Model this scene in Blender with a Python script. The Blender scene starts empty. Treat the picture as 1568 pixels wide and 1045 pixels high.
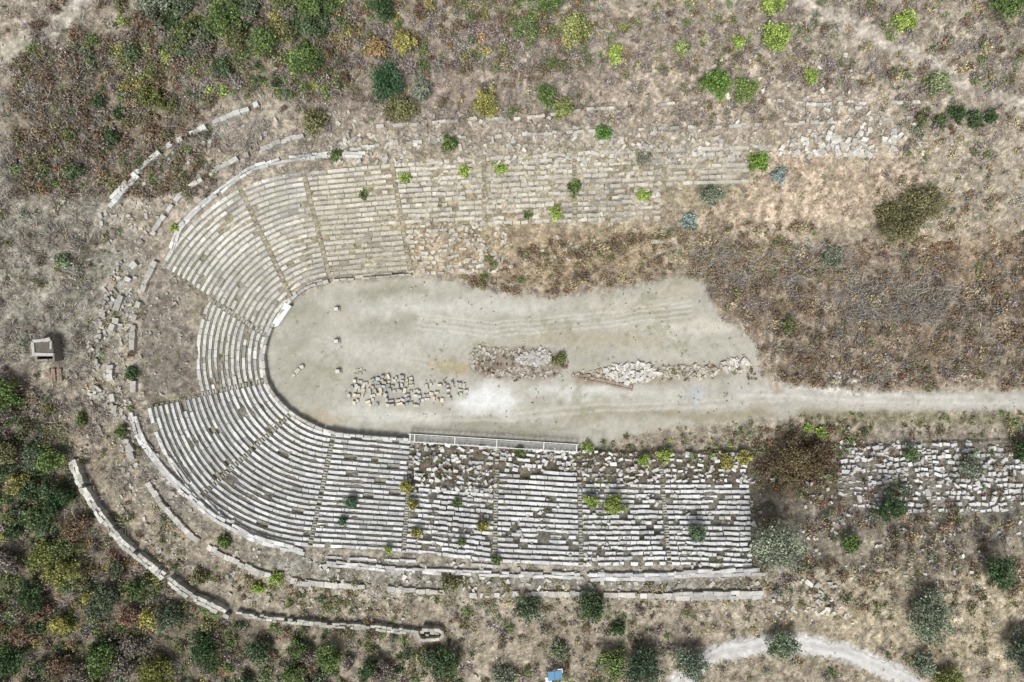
import bpy, math, numpy as np
rng=np.random.default_rng(7)
HC=100.0; S=0.1; CX,CY=784.0,522.5
GAIN=0.72
def lin(c):
    c=np.asarray(c,float)/255.0
    g=c.mean(axis=-1,keepdims=True);c=g+(c-g)*.86
    return np.where(c<=0.04045,c/12.92,((c+0.055)/1.055)**2.4)*GAIN
def W(px,py,z):
    k=S*(HC-z)/HC
    return np.stack([(px-CX)*k,-(py-CY)*k,z+0*px],-1)
# ---------- noise
def vnoise(x,y,sc,seed):
    r=np.random.default_rng(seed).random((256,256))
    x=np.asarray(x,float)/sc+1000.37; y=np.asarray(y,float)/sc+1000.71
    xi=np.floor(x).astype(int); yi=np.floor(y).astype(int)
    fx=x-xi; fy=y-yi; fx=fx*fx*(3-2*fx); fy=fy*fy*(3-2*fy)
    a=r[xi&255,yi&255]; b=r[(xi+1)&255,yi&255]; c=r[xi&255,(yi+1)&255]; d=r[(xi+1)&255,(yi+1)&255]
    return (a*(1-fx)+b*fx)*(1-fy)+(c*(1-fx)+d*fx)*fy
def fbm(x,y,sc,seed,o=4,g=0.55):
    t=0;a=1;n=0
    for i in range(o):
        t=t+a*vnoise(x,y,sc/2**i,seed+i*17); n+=a; a*=g
    return t/n
def sst(a,b,x):
    t=np.clip((x-a)/(b-a),0,1); return t*t*(3-2*t)
# ---------- cavea curves
A=np.array
pairs=[((20000,400),(20000,205)),((1568,402),(1568,205)),((1150,412),(1150,222)),((1012,416),(1018,226)),((880,419),(880,232)),((745,420),(740,240)),((630,422),(600,250)),((507,431),(465,263)),
((448,458),(368,288)),((410,515),(245,408)),((408,583),(225,622)),((447,633),(300,768)),((512,662),(475,838)),
((632,674),(618,846)),((762,682),(757,862)),((886,690),(890,868)),((1010,694),(1025,866)),((1148,692),(1155,870)),((1280,685),(1300,872)),((1420,678),(1440,875)),((1568,672),(1600,880)),((20000,670),(20000,880))]
CIN=A((520.,548.)); COUT=A((503.,551.))
def polar(p,c):
    d=A(p)-c; a=math.atan2(-d[1],d[0]); 
    if a<0:a+=2*math.pi
    return a,math.hypot(*d)
def secpts(i,n=14):
    (i0,o0),(i1,o1)=pairs[i],pairs[i+1]
    t=np.linspace(0,1,n)[:,None]
    if 7<=i<=11:
        out=[]
        for p,q,c in((i0,i1,CIN),(o0,o1,COUT)):
            a0,r0=polar(p,c);a1,r1=polar(q,c)
            a=a0+(a1-a0)*t;r=r0+(r1-r0)*t
            out.append(np.hstack([c[0]+r*np.cos(a),c[1]-r*np.sin(a)]))
        return out
    return [A(i0)*(1-t)+A(i1)*t, A(o0)*(1-t)+A(o1)*t]
INN=[];OUT=[]
for i in range(len(pairs)-1):
    n=14 if 7<=i<=11 else 2
    a,b=secpts(i,n); INN.append(a[:-1]);OUT.append(b[:-1])
INN.append(A([pairs[-1][0]],float));OUT.append(A([pairs[-1][1]],float))
INN=np.vstack(INN);OUT=np.vstack(OUT)
def pdist(x,y,P,closed=False):
    P=np.asarray(P,float)
    Q=np.roll(P,-1,0) if closed else P[1:]
    P0=P if closed else P[:-1]
    d=np.full(np.shape(x),1e18)
    for (ax,ay),(bx,by) in zip(P0,Q):
        ux,uy=bx-ax,by-ay; L=ux*ux+uy*uy+1e-9
        t=np.clip(((x-ax)*ux+(y-ay)*uy)/L,0,1)
        d=np.minimum(d,(x-ax-t*ux)**2+(y-ay-t*uy)**2)
    return np.sqrt(d)
def inside(x,y,P):
    P=np.asarray(P,float);Q=np.roll(P,-1,0)
    r=np.zeros(np.shape(x),bool)
    for (ax,ay),(bx,by) in zip(P,Q):
        if ay==by: continue
        c=((ay>y)!=(by>y))&(x<(bx-ax)*(y-ay)/(by-ay)+ax)
        r^=c
    return r
RISE=8.0
def sval(x,y):
    di=pdist(x,y,INN);do=pdist(x,y,OUT)
    ii=inside(x,y,INN);oo=inside(x,y,OUT)
    s=np.where(ii,0,np.where(oo,di/(di+do+1e-6),1.0))
    return s,np.where(ii,di,0),np.where(oo,0,do),ii
def hz(x,y,micro=True):
    x=np.asarray(x,float);y=np.asarray(y,float)
    s,di,do,ii=sval(x,y)
    h=RISE*s+np.where(ii,0.0,0.35)
    far=np.clip(do/250,0,1)
    h=h+far*(0.006*(522-np.clip(y,-800,1800)))+far*(fbm(x,y,220,5,3)-.5)*4
    h=h-0.9*sst(25,90,do)*(y>700)
    if micro:
        m=np.where(ii&(x<1180),0.15,1.0)
        h=h+m*((fbm(x,y,28,9,3)-.5)*0.6)
    return h
# ---------- mesh builders
def new_obj(name,V,loops,starts,cols,mats,matidx=None,smooth=False,alpha=None):
    me=bpy.data.meshes.new(name)
    n=len(V);me.vertices.add(n);me.vertices.foreach_set('co',V.astype(np.float32).ravel())
    me.loops.add(len(loops));me.loops.foreach_set('vertex_index',loops.astype(np.int32))
    me.polygons.add(len(starts));me.polygons.foreach_set('loop_start',starts.astype(np.int32))
    if matidx is not None: me.polygons.foreach_set('material_index',matidx.astype(np.int32))
    me.polygons.foreach_set('use_smooth',np.full(len(starts),smooth))
    if cols is not None:
        ca=me.color_attributes.new('Col','FLOAT_COLOR','POINT')
        c=np.ones((n,4),np.float32);c[:,:3]=cols
        if alpha is not None: c[:,3]=alpha
        ca.data.foreach_set('color',c.ravel())
    me.update(calc_edges=True)
    if not isinstance(mats,(list,tuple)):mats=[mats]
    for m in mats: me.materials.append(m)
    o=bpy.data.objects.new(name,me);bpy.context.scene.collection.objects.link(o)
    return o
BV=A([(-1,-1,-1),(1,-1,-1),(1,1,-1),(-1,1,-1),(-1,-1,1),(1,-1,1),(1,1,1),(-1,1,1)],float)*.5
BF=A([(0,3,2,1),(4,5,6,7),(0,1,5,4),(1,2,6,5),(2,3,7,6),(3,0,4,7)])
def box_arrays(C,D,yaw,tx,ty,jit=0.08):
    n=len(C)
    v=BV[None]*D[:,None,:]
    v=v+ (rng.random((n,8,3))-.5)*jit*np.minimum(D,0.8)[:,None,:]
    v[:,:,2]+=v[:,:,0]*tx[:,None]+v[:,:,1]*ty[:,None]
    c,s=np.cos(yaw)[:,None],np.sin(yaw)[:,None]
    x=v[:,:,0]*c-v[:,:,1]*s;y=v[:,:,0]*s+v[:,:,1]*c
    return np.stack([x,y,v[:,:,2]],-1)+C[:,None,:]
def boxes(name,C,D,yaw,tx,ty,col,mat,jit=0.08):
    C=A(C);D=A(D);yaw=A(yaw)
    v=box_arrays(C,D,yaw,A(tx)+0*yaw,A(ty)+0*yaw,jit)
    n=len(C)
    f=(BF[None]+8*np.arange(n)[:,None,None]).ravel()
    return new_obj(name,v.reshape(-1,3),f,np.arange(n*6)*4,np.repeat(A(col),8,0),mat)
def rvec(n):
    v=rng.normal(size=(n,3));return v/np.linalg.norm(v,axis=1)[:,None]
def diamonds(P,T,a,b):
    n=len(P);r=rvec(n);B=np.cross(T,r);B/=np.linalg.norm(B,axis=1)[:,None]+1e-9
    a=a[:,None];b=b[:,None]
    return np.stack([P+T*a,P+B*b+T*a*.1,P-T*a,P-B*b+T*a*.1],1).reshape(-1,3)
def leafobj(name,P,T,a,b,col,mat):
    V=diamonds(P,T,a,b)
    return new_obj(name,V,np.arange(len(V)),np.arange(len(P))*4,np.repeat(col,4,0),mat)
# ---------- materials
def mk(name,noises=((3.0,0.35),(14,0.3)),rough=.95,bump=0.0,amask=False):
    m=bpy.data.materials.new(name);m.use_nodes=True;N=m.node_tree.nodes;L=m.node_tree.links
    b=N['Principled BSDF'];b.inputs['Roughness'].default_value=rough
    b.inputs['Specular IOR Level'].default_value=0.15
    at=N.new('ShaderNodeAttribute');at.attribute_name='Col'
    tc=N.new('ShaderNodeTexCoord');cur=at.outputs['Color']
    last=None
    for sc,am in noises:
        t=N.new('ShaderNodeTexNoise');t.inputs['Scale'].default_value=sc;t.inputs['Detail'].default_value=3;t.inputs['Roughness'].default_value=.65
        L.new(tc.outputs['Object'],t.inputs['Vector'])
        r=N.new('ShaderNodeMapRange');r.inputs['From Min'].default_value=.3;r.inputs['From Max'].default_value=.7
        r.inputs['To Min'].default_value=-am;r.inputs['To Max'].default_value=am
        L.new(t.outputs['Fac'],r.inputs['Value'])
        ma=N.new('ShaderNodeMath');ma.operation='MULTIPLY_ADD';L.new(r.outputs[0],ma.inputs[0]);ma.inputs[1].default_value=1;ma.inputs[2].default_value=1
        if amask: L.new(at.outputs['Alpha'],ma.inputs[1])
        x=N.new('ShaderNodeVectorMath');x.operation='SCALE';L.new(cur,x.inputs[0]);L.new(ma.outputs[0],x.inputs['Scale']);cur=x.outputs[0];last=t
    L.new(cur,b.inputs['Base Color'])
    if bump>0 and last:
        bn=N.new('ShaderNodeBump');bn.inputs['Strength'].default_value=bump;bn.inputs['Distance'].default_value=.15
        if amask:
            mb=N.new('ShaderNodeMath');mb.operation='MULTIPLY';mb.inputs[1].default_value=bump;L.new(at.outputs['Alpha'],mb.inputs[0]);L.new(mb.outputs[0],bn.inputs['Strength'])
        L.new(last.outputs['Fac'],bn.inputs['Height']);L.new(bn.outputs[0],b.inputs['Normal'])
    return m
def mkd(name):
    m=bpy.data.materials.new(name);m.use_nodes=True;N=m.node_tree.nodes;L=m.node_tree.links
    N.remove(N['Principled BSDF']);d=N.new('ShaderNodeBsdfDiffuse');at=N.new('ShaderNodeAttribute');at.attribute_name='Col'
    L.new(at.outputs['Color'],d.inputs[0]);L.new(d.outputs[0],N['Material Output'].inputs[0]);return m
M_ground=mk('dry_earth',((1.1,.16),(3.6,.36)),bump=.7,amask=True)
M_stone=mk('weathered_marble',((1.0,.18),(6,.22)),rough=.85,bump=.2)
M_leaf=mkd('foliage')
M_twig=mkd('dry_twigs')
M_bark=mk('bark',((4,.3),(15,.2)))
M_road=mk('gravel',((1.2,.1),(6,.16)),bump=.25)
M_paint=mk('weathered_metal',((2,.12),(11,.12)),rough=.5)
# ---------- ground painting
ARENA=[(630,424),(507,433),(448,460),(414,510),(406,545),(410,583),(425,610),(447,633),(512,664),(632,674),(762,682),(886,692),(960,668),(1060,652),(1180,642),(1300,632),(1700,628),(1700,598),(1560,598),(1300,604),(1215,594),(1170,577),(1160,530),(1145,512),(1110,492),(1092,462),(1080,432),(1045,424),(960,442),(860,456),(760,450),(700,434)]
ROAD=[(1130,600),(1220,602),(1330,610),(1450,614),(1568,613),(2200,600)]
ROAD2=[(1030,1060),(1062,1022),(1100,1000),(1160,990),(1230,986),(1290,997),(1350,1022),(1395,1045),(1500,1120)]
ROAD3=[(1190,-40),(1240,5),(1330,52),(1420,95),(1500,140),(1600,175)]
ROAD4=[(-60,130),(0,90),(70,50),(110,20),(140,-30)]
PATH=[(1186,512),(1184,560),(1190,596)]
PATCH=[(252,408),(300,430),(290,490),(305,540),(300,600),(222,622),(212,560),(212,500),(228,440)]
def ell(cx,cy,rx,ry,n=14):
    t=np.linspace(0,2*np.pi,n,endpoint=False);return [(cx+rx*math.cos(a),cy+ry*math.sin(a)) for a in t]
def smask(x,y,P,f):
    d=pdist(x,y,P,True);s=np.where(inside(x,y,P),d,-d);return sst(-f,f,s)
def paint(x,y):
    n1=fbm(x,y,90,21,5,.7)[...,None];n2=fbm(x,y,30,31,4,.75)[...,None];n3=fbm(x,y,9,41,3,.8)[...,None]
    c=lin((142,133,117))*(1-n1)+lin((174,162,144))*n1
    c=c*(1-.6*sst(.5,.7,n2))+lin((138,125,108))*.6*sst(.5,.7,n2)
    wx=x+(fbm(x,y,40,51,4,.7)-.5)*50;wy=y+(fbm(x,y,40,61,4,.7)-.5)*50
    def lay(P,ca,cb,st,f,warp=1):
        nonlocal c
        m=smask(x+(wx-x)*warp,y+(wy-y)*warp,P,f)[...,None]*st
        k=sst(.3,.7,n2)
        c=c*(1-m)+(lin(ca)*(1-k)+lin(cb)*k)*m
    def pl(P,col,w,st,f,warp=.15):
        nonlocal c
        d=pdist(x+(wx-x)*warp,y+(wy-y)*warp,P)
        m=(1-sst(w-f,w+f,d))[...,None]*st
        c=c*(1-m)+lin(col)*m
    lay([(480,60),(1150,40),(1150,185),(480,200)],(156,143,131),(144,128,114),.8,60)
    lay([(-50,220),(150,260),(230,400),(170,560),(-50,560)],(152,148,135),(136,131,118),.9,40)
    lay([(20,100),(200,60),(330,160),(160,300),(40,300)],(124,110,93),(136,122,104),.85,40)
    lay([(180,-100),(520,-100),(520,100),(420,150),(250,130)],(122,114,92),(138,127,106),.8,40)
    lay([(-500,560),(110,620),(190,850),(400,960),(400,1500),(-500,1500)],(108,100,82),(124,113,94),.9,40)
    lay([(400,960),(700,985),(1000,930),(1700,930),(1700,1500),(400,1500)],(158,146,126),(142,131,112),.8,40)
    lay([(1180,850),(1700,830),(1700,1040),(1300,1000)],(178,164,136),(156,145,121),.7,40)
    lay([(1030,235),(1200,220),(1420,240),(1400,330),(1200,370),(1000,345)],(186,165,142),(170,152,130),.85,35)
    lay([(960,90),(1260,90),(1480,150),(1420,200),(900,180)],(184,168,149),(170,157,140),.8,30)
    lay([(1200,0),(1400,60),(1568,150),(1568,230),(1350,120)],(154,144,130),(166,154,138),.5,40)
    lay([(830,380),(1080,400),(1300,370),(1800,380),(1800,590),(1190,590),(1100,500),(1050,420),(850,450)],(138,121,102),(154,137,117),.9,25)
    lay([(1250,440),(1420,430),(1500,470),(1300,480)],(156,153,149),(138,132,128),.6,25)
    lay([(1370,370),(1700,340),(1700,480),(1400,440)],(166,142,114),(142,123,100),.6,30)
    # cavea
    lay([(512,640),(886,690),(1160,700),(1160,905),(640,905),(400,880),(230,760),(200,640),(400,600)],(140,138,129),(122,118,106),.9,12,.3)
    lay([(1290,670),(1700,670),(1700,800),(1290,790)],(139,134,123),(122,114,101),.8,20,.5)
    lay([(1150,700),(1290,670),(1290,770),(1160,760)],(118,103,77),(104,92,67),.9,20,.5)
    lay([(410,440),(630,420),(1015,345),(1150,285),(1150,225),(600,240),(440,255),(260,400)],(164,153,131),(142,131,108),.9,12,.3)
    lay([(620,340),(880,345),(1010,345),(1020,400),(850,440),(630,420)],(166,147,118),(142,123,98),.8,15)
    lay([(620,670),(890,690),(1150,700),(1150,740),(630,745)],(120,107,90),(132,121,101),.85,12,.5)
    pl(OUT[2:-3]+0,(162,151,133),16,.6,8)
    lay([(120,560),(200,600),(240,760),(450,890),(680,930),(680,960),(400,935),(250,860),(140,760)],(134,124,106),(148,137,117),.75,20,.5)
    lay(PATCH,(152,143,130),(138,129,116),.97,4,.1)
    # arena
    lay(ARENA,(165,162,148),(176,172,158),1,6,.3)
    E=[(ell(745,612,50,24),(216,217,214),.9,16),(ell(880,600,70,12),(202,202,196),.7,10),(ell(560,632,60,12),(196,196,188),.6,10),(ell(690,470,150,12),(194,191,182),.7,12),(ell(470,560,40,50),(155,153,134),.7,18),(ell(690,562,30,14),(176,158,124),.8,10),(ell(560,535,90,18),(188,185,174),.6,16),(ell(900,520,120,12),(166,159,134),.7,10),(ell(940,632,90,11),(154,149,126),.8,10),(ell(1070,600,12,16),(172,177,184),.7,8),(ell(1070,500,70,12),(200,194,178),.7,10),(ell(480,640,50,12),(172,158,132),.6,10),(ell(960,470,50,14),(186,180,164),.7,10),(ell(1100,635,90,10),(150,140,114),.8,8),(ell(600,445,60,8),(146,143,122),.8,8),(ell(780,655,100,10),(150,147,128),.8,8),(ell(1000,480,60,10),(144,140,112),.6,10),(ell(680,520,30,16),(188,186,177),.6,12),(ell(1040,450,40,12),(172,162,141),.6,10),(ell(820,490,80,7),(156,154,138),.7,8),(ell(470,485,26,18),(152,151,134),.6,10),(ell(600,490,40,10),(154,152,136),.6,8),(ell(640,640,40,8),(206,204,196),.5,6),(ell(860,555,14,20),(178,172,158),.5,8),(ell(1000,600,60,7),(192,190,180),.6,6)]
    for P,col,st,f in E: lay(P,col,col,st,f,.6)
    for yy in (482,488,496,503):
        pl([(640,yy),(760,yy+12),(950,yy-6),(1060,yy-20)],(198,194,183),1.5,.6,1.5)
    for yy in (636,645): pl([(540,yy-2),(760,yy),(900,yy-14),(1100,yy-24),(1230,yy-34)],(194,190,179),2,.55,2)
    for yy in (540,548): pl([(480,yy-30),(600,yy),(680,yy+20),(720,yy+50)],(190,186,174),1.6,.4,1.5)
    lay([(880,570),(960,562),(1160,556),(1160,570),(1000,590),(880,590)],(150,137,118),(176,168,152),.8,5,.3)
    lay(ell(795,558,78,25),(128,113,95),(148,137,121),.9,6,.4)
    lay([(530,575),(560,568),(715,575),(718,610),(640,622),(525,618)],(184,181,168),(162,159,145),.8,5,.3)
    pl([(1230,636),(1400,642),(1700,642)],(130,125,97),9,.8,6,.3)
    pl(ROAD,(182,178,168),12,.9,5)
    for o in (-5,5): pl([(a,b+o) for a,b in ROAD],(196,193,185),2,.6,2)
    pl(ROAD2,(188,185,180),15,.95,6,.3);pl(ROAD3,(174,165,152),13,.9,7);pl(ROAD4,(174,167,153),12,.9,7)
    pl([(-60,60),(10,75),(60,85)],(172,164,148),14,.6,7)
    pl(PATH,(154,140,120),9,.7,4)
    for o in(-5,5):pl([(a+o,b) for a,b in PATH],(190,180,162),2.2,.9,2)
    pl([(150,340),(190,290),(250,240),(350,190),(430,165)],(162,153,137),9,.6,6)
    pl([(0,985),(60,1020),(110,1060)],(146,136,116),4,.6,4)
    ar=smask(x,y,ARENA,6)
    al=1-.72*np.maximum.reduce([ar,1-sst(10,18,pdist(x,y,ROAD2)),.6*(1-sst(10,18,pdist(x,y,ROAD3))),.6*(1-sst(10,18,pdist(x,y,ROAD4)))])
    ar=ar[...,None]
    amp=1.1*(1-ar)+.22*ar
    c=c*(1+amp*(n3-.5)*1.3)*(1+amp*.9*(fbm(x,y,4,71,2)[...,None]-.5))
    w=sst(.56,.70,fbm(x,y,16,81,4,.8))[...,None]*(1-ar)*.4
    c=c*(1-w)+lin((126,117,94))*w
    g=sst(.60,.72,fbm(x,y,50,91,5,.85))[...,None]*ar*.5
    c=c*(1-g)+lin((138,138,106))*g
    return np.clip(c,0.01,.8),al
def axis(lo,hi,step,ext):
    a=list(np.arange(lo,hi+step,step));b=[];s=step;v=hi+step
    while v<ext: s*=1.35;v+=s;b.append(v)
    c=[];s=step;v=lo
    while v>-ext: s*=1.35;v-=s;c.append(v)
    return A(c[::-1]+a+b)
gx=axis(-120,1690,2.2,15000);gy=axis(-120,1165,2.2,15000)
X,Y=np.meshgrid(gx,gy)
Hh=hz(X,Y);V=W(X,Y,np.clip(Hh,-20,40))
nx,ny=len(gx),len(gy)
i=np.arange((nx-1)*(ny-1));r,cc=i//(nx-1),i%(nx-1)
q=r*nx+cc
F=np.stack([q+nx,q+nx+1,q+1,q],1)
pc,pa=paint(X,Y)
new_obj('ground',V.reshape(-1,3),F.ravel(),np.arange(len(F))*4,pc.reshape(-1,3),M_ground,smooth=True,alpha=pa.ravel())
# ---------- gravel road strip
def strip(name,P,w,col,mat,dz=.05):
    P=A(P,float);t=np.linspace(0,1,len(P));tt=np.linspace(0,1,260)
    x=np.interp(tt,t,P[:,0]);y=np.interp(tt,t,P[:,1])
    for _ in range(60):
        x[1:-1]=(x[:-2]+x[1:-1]*2+x[2:])/4;y[1:-1]=(y[:-2]+y[1:-1]*2+y[2:])/4
    dx,dy=np.gradient(x),np.gradient(y);l=np.hypot(dx,dy);nxx,nyy=-dy/l,dx/l
    k=np.linspace(-1,1,11)
    wl=w*(.85+.6*(fbm(x,y,9,3,3,.8)-.5)*2);wr=w*(.85+.6*(fbm(x,y,9,8,3,.8)-.5)*2)
    ww=np.where(k[None,:]<0,wl[:,None],wr[:,None])
    XX=x[:,None]+nxx[:,None]*k*ww;YY=y[:,None]+nyy[:,None]*k*ww
    z=hz(XX,YY)+dz;z[:,0]-=.12;z[:,-1]-=.12
    V=W(XX,YY,z);n,m=XX.shape
    i=np.arange((n-1)*(m-1));r,c=i//(m-1),i%(m-1);q=r*m+c
    F=np.stack([q,q+1,q+m+1,q+m],1)
    n3=fbm(XX,YY,9,4,3)[...,None]
    tr=np.where((np.abs(np.abs(k)-.5)<.15)[None,:,None],1.06,.92)
    return new_obj(name,V.reshape(-1,3),F.ravel(),np.arange(len(F))*4,(lin(col)*(.82+.36*n3)*tr).reshape(-1,3),mat,smooth=True)
strip('gravel_road',ROAD2,15,(190,187,183),M_road)
# ---------- seating
C=[];D=[];Yw=[];TX=[];TY=[];COL=[]
NR=22
def state(x,y,sec,s):
    p,j,col=.96,.06,(197,196,189)
    if sec in(7,8): col=(199,197,189)
    if y<440 and x>465:
        col=(188,184,173)
        if x<630: p,j=.93,.08
        elif x<745:
            p,j=(.85,.2) if y<340 else(.66,.38)
        elif x<880: p,j=(.85,.24) if y<345 else(.12,.6)
        elif x<1014: p,j=(.84,.24) if y<342 else(.02,.6)
        elif x<1150: p,j=(.93,.12) if y<284 else(.01,.5)
        elif x<1380: p,j=(.5,.5) if y<238 else (0,.5)
        else: p,j=0,.5
    elif y>655 and x>470:
        col=(205,206,206)
        if x<632: p=.97
        elif x<765: p,j=(.5,.5) if y<750 else(.9,.2)
        elif x<890: p,j=(.72,.3) if y<722 else(.94,.1)
        elif x<1152: p,j=(.6,.4) if y<738 else(.9,.18)
        elif x<1290: p,j=(.04,.6)
        else: p,j=(.8,.32) if 680<y<782 else(.05,.6)
    elif sec in(10,11): col=(197,198,197)
    if sec==9 and s>.54: p=0
    return p,j,col
for sec in range(1,len(pairs)-2):
    a,b=secpts(sec,30)
    for k in range(NR):
        s=(k+.5)/NR
        P=a*(1-s)+b*s
        L=np.r_[0,np.cumsum(np.hypot(*np.diff(P,axis=0).T))]
        pitch=np.hypot(*(b[15]-a[15]))/NR
        u=3.5
        z=.55+RISE*(k+.5)/NR
        while u<L[-1]-4:
            p,j,col=state(np.interp(u,L,P[:,0]),np.interp(u,L,P[:,1]),sec,s)
            l=rng.uniform(8,20) if j<.15 else rng.uniform(6,14)
            l=min(l,L[-1]-3.5-u)
            if l<3: break
            m=u+l/2;x=np.interp(m,L,P[:,0]);y=np.interp(m,L,P[:,1])
            x2=np.interp(m+1,L,P[:,0]);y2=np.interp(m+1,L,P[:,1]);x1=np.interp(m-1,L,P[:,0]);y1=np.interp(m-1,L,P[:,1])
            p,j,col=state(x,y,sec,s)
            if j>.07: p*=.75+.45*fbm(x,y,25,77,2)
            if rng.random()<p:
                jx=rng.normal()*j*2.6;jy=rng.normal()*j*2.6
                w=pitch*(.60 if j<.3 else rng.uniform(.4,.7))
                zz=z+rng.normal()*.02
                kk=S*(HC-zz)/HC
                C.append(W(x+jx,y+jy,zz-.22));D.append(((l-.5)*kk*(1 if j<.3 else rng.uniform(.6,1)),w*kk*rng.uniform(.9,1.05),.45))
                Yw.append(-math.atan2(y2-y1,x2-x1)+rng.normal()*(j*.5 if j>.2 else j*.2)+rng.normal()*.008);TX.append(rng.normal()*(.003+j*.1));TY.append(rng.normal()*(.02+j*.15))
                v=rng.normal(0,.095)+.6*(fbm(x,y,60,13,3)-.5)
                if k==12 and j<.1 and sec in(7,8,9): v+=.12
                COL.append(lin(col)*np.clip(1+v+(-.3 if rng.random()<.08 else 0),.45,1.25)*A([1,1-.02*rng.random(),1-.06*rng.random()]))
            u+=l
seat=boxes('stadium_seating',C,D,Yw,TX,TY,np.clip(COL,0,.6),M_stone,.06)
# stepped treads
VV=[];FF=[];CC=[];nv=0
for sec in range(6,13):
    a,b=secpts(sec,30)
    for k in range(NR):
        s0=k/NR;s1=(k+1)/NR
        if sec==9 and s1>.56: continue
        z=.55+RISE*(k+.5)/NR-.22
        p0=a*(1-s0)+b*s0;p1=a*(1-s1)+b*s1
        v=np.vstack([W(p0[:,0],p0[:,1],z-.33+0*p0[:,0]),W(p0[:,0],p0[:,1],z+0*p0[:,0]),W(p1[:,0],p1[:,1],z+0*p0[:,0])])
        n=30;i=np.arange(n-1)
        for o in(0,n):
            FF.append(np.stack([i+o,i+1+o,i+1+o+n,i+o+n],1)+nv)
        xx=np.r_[p0[:,0],p0[:,0],p1[:,0]];yy=np.r_[p0[:,1],p0[:,1],p1[:,1]]
        base=(158,147,123) if sec==6 else (150,146,134)
        g=sst(.45,.62,fbm(xx,yy,22,66,3,.7))[:,None]
        CC.append((lin(base)*(1-.6*g)+lin((138,138,102))*.6*g)*(.75+.5*fbm(xx,yy,8,67,2))[:,None])
        VV.append(v);nv+=3*n
VV=np.vstack(VV);FF=np.vstack(FF)
new_obj('seating_terrace',VV,FF.ravel(),np.arange(len(FF))*4,np.vstack(CC),M_ground)
# stairs
C=[];D=[];Yw=[];COL=[]
for i in range(3,20):
    a,b=A(pairs[i][0],float),A(pairs[i][1],float)
    d=b-a;ang=-math.atan2(d[1],d[0])
    for k in range(NR*2):
        s=(k+.5)/(NR*2);x,y=a*(1-s)+b*s
        p,j,_=state(x+6,y,-1,s)
        if i in(9,10) and s>.54: continue
        if rng.random()>min(1,p*.9):continue
        z=.55+RISE*s;C.append(W(x,y,z-.25));D.append((.3,.58,.45));Yw.append(ang+rng.normal()*.04)
        COL.append(lin((170,161,137) if y<440 else (182,178,165))*rng.uniform(.65,1.1))
boxes('stadium_stairway',C,D,Yw,0,0,COL,M_stone,.15)
# ---------- walls
def curve(P,step=2.0,sm=12):
    P=A(P,float);L=np.r_[0,np.cumsum(np.hypot(*np.diff(P,axis=0).T))]
    t=np.arange(0,L[-1],step);x=np.interp(t,L,P[:,0]);y=np.interp(t,L,P[:,1])
    for _ in range(sm*3):
        x[1:-1]=(x[:-2]+2*x[1:-1]+x[2:])/4;y[1:-1]=(y[:-2]+2*y[1:-1]+y[2:])/4
    return x,y,t
def wall(name,P,w,bl=(7,16),miss=.1,jit=.6,h=.6,col=(205,202,193),courses=1,yj=.05):
    x,y,t=curve(P);C=[];D=[];Yw=[];CO=[];TX=[]
    for c in range(courses):
        u=rng.uniform(0,5)
        while u<t[-1]-4:
            l=rng.uniform(*bl)
            m=u+l/2;xx=np.interp(m,t,x);yy=np.interp(m,t,y);dx=np.interp(m+2,t,x)-np.interp(m-2,t,x);dy=np.interp(m+2,t,y)-np.interp(m-2,t,y)
            u+=l
            lowmiss=miss*(0.3+1.4*vnoise(xx,yy,40,88))
            if rng.random()<lowmiss: continue
            n=math.hypot(dx,dy)+1e-9;nxx,nyy=-dy/n,dx/n
            off=(c-(courses-1)/2)*w/courses+rng.normal()*jit*.6
            X0,Y0=xx+nxx*off,yy+nyy*off;z=float(hz(X0,Y0));hh=h*rng.uniform(.85,1.1)
            C.append(W(A(X0),A(Y0),z+hh/2-.1));D.append(((l-.5)*.095,w/courses*.093*rng.uniform(.75,1.05),hh+.2));Yw.append(-math.atan2(dy,dx)+rng.normal()*yj)
            CO.append(lin(col)*rng.uniform(.62,1.1));TX.append(rng.normal()*.03)
    return boxes(name,C,D,Yw,TX,0,CO,M_stone,.12)
wh=(208,207,201);gy_=(184,180,168)
wall('ancient_stone_wall',[(113,702),(128,742),(155,785),(190,830),(235,866),(290,908),(352,940)],12,(5,11),.12,.8,1.2,(200,197,187),courses=2)
wall('ancient_stone_wall',[(362,938),(430,948),(500,955),(560,958),(620,965),(680,972)],8,(5,12),.25,.9,.9,(190,187,175),courses=2)
wall('ancient_stone_wall',[(642,962),(680,962),(680,976),(640,978),(640,962)],5,(6,10),0,.2,1.3,(188,182,168))
wall('ancient_stone_wall',[(164,316),(185,290),(215,262),(250,228),(300,203),(350,180),(398,160)],7,(6,14),.3,.8,.7,wh)
wall('ancient_stone_wall',[(170,318),(190,294),(212,270)],8,(6,14),.0,.5,.7,wh)
wall('ancient_stone_wall',[(225,372),(250,335),(275,300),(320,268),(370,240),(440,215),(470,208)],7,(6,14),.3,1.2,.5,(196,193,184))
wall('terrace_wall',[(262,385),(275,350),(305,318),(345,288),(380,262),(430,246),(500,238),(560,238)],9,(8,16),.1,.8,.4,(210,209,203),courses=2)
wall('terrace_wall',[(240,400),(222,435),(208,480),(203,520),(203,565),(208,620)],8,(8,18),.35,1,.5,gy_)
wall('ancient_stone_wall',[(215,385),(195,430),(178,480),(168,540),(172,600),(185,655),(205,700)],9,(6,13),.5,1.5,.6,(196,193,184),yj=.25)
wall('ancient_stone_wall',[(188,395),(168,440),(155,490),(148,540),(152,600)],9,(5,9),.55,3,.5,(182,178,170),courses=2,yj=.5)
wall('terrace_wall',[(203,628),(215,670),(245,712),(285,755),(325,790),(390,825),(470,846)],11,(8,18),.1,.8,.4,(209,208,204),courses=2)
wall('terrace_wall',[(225,735),(250,775),(295,822),(345,852),(400,878),(450,890),(520,897)],9,(7,15),.15,1,.5,(194,191,181))
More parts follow.
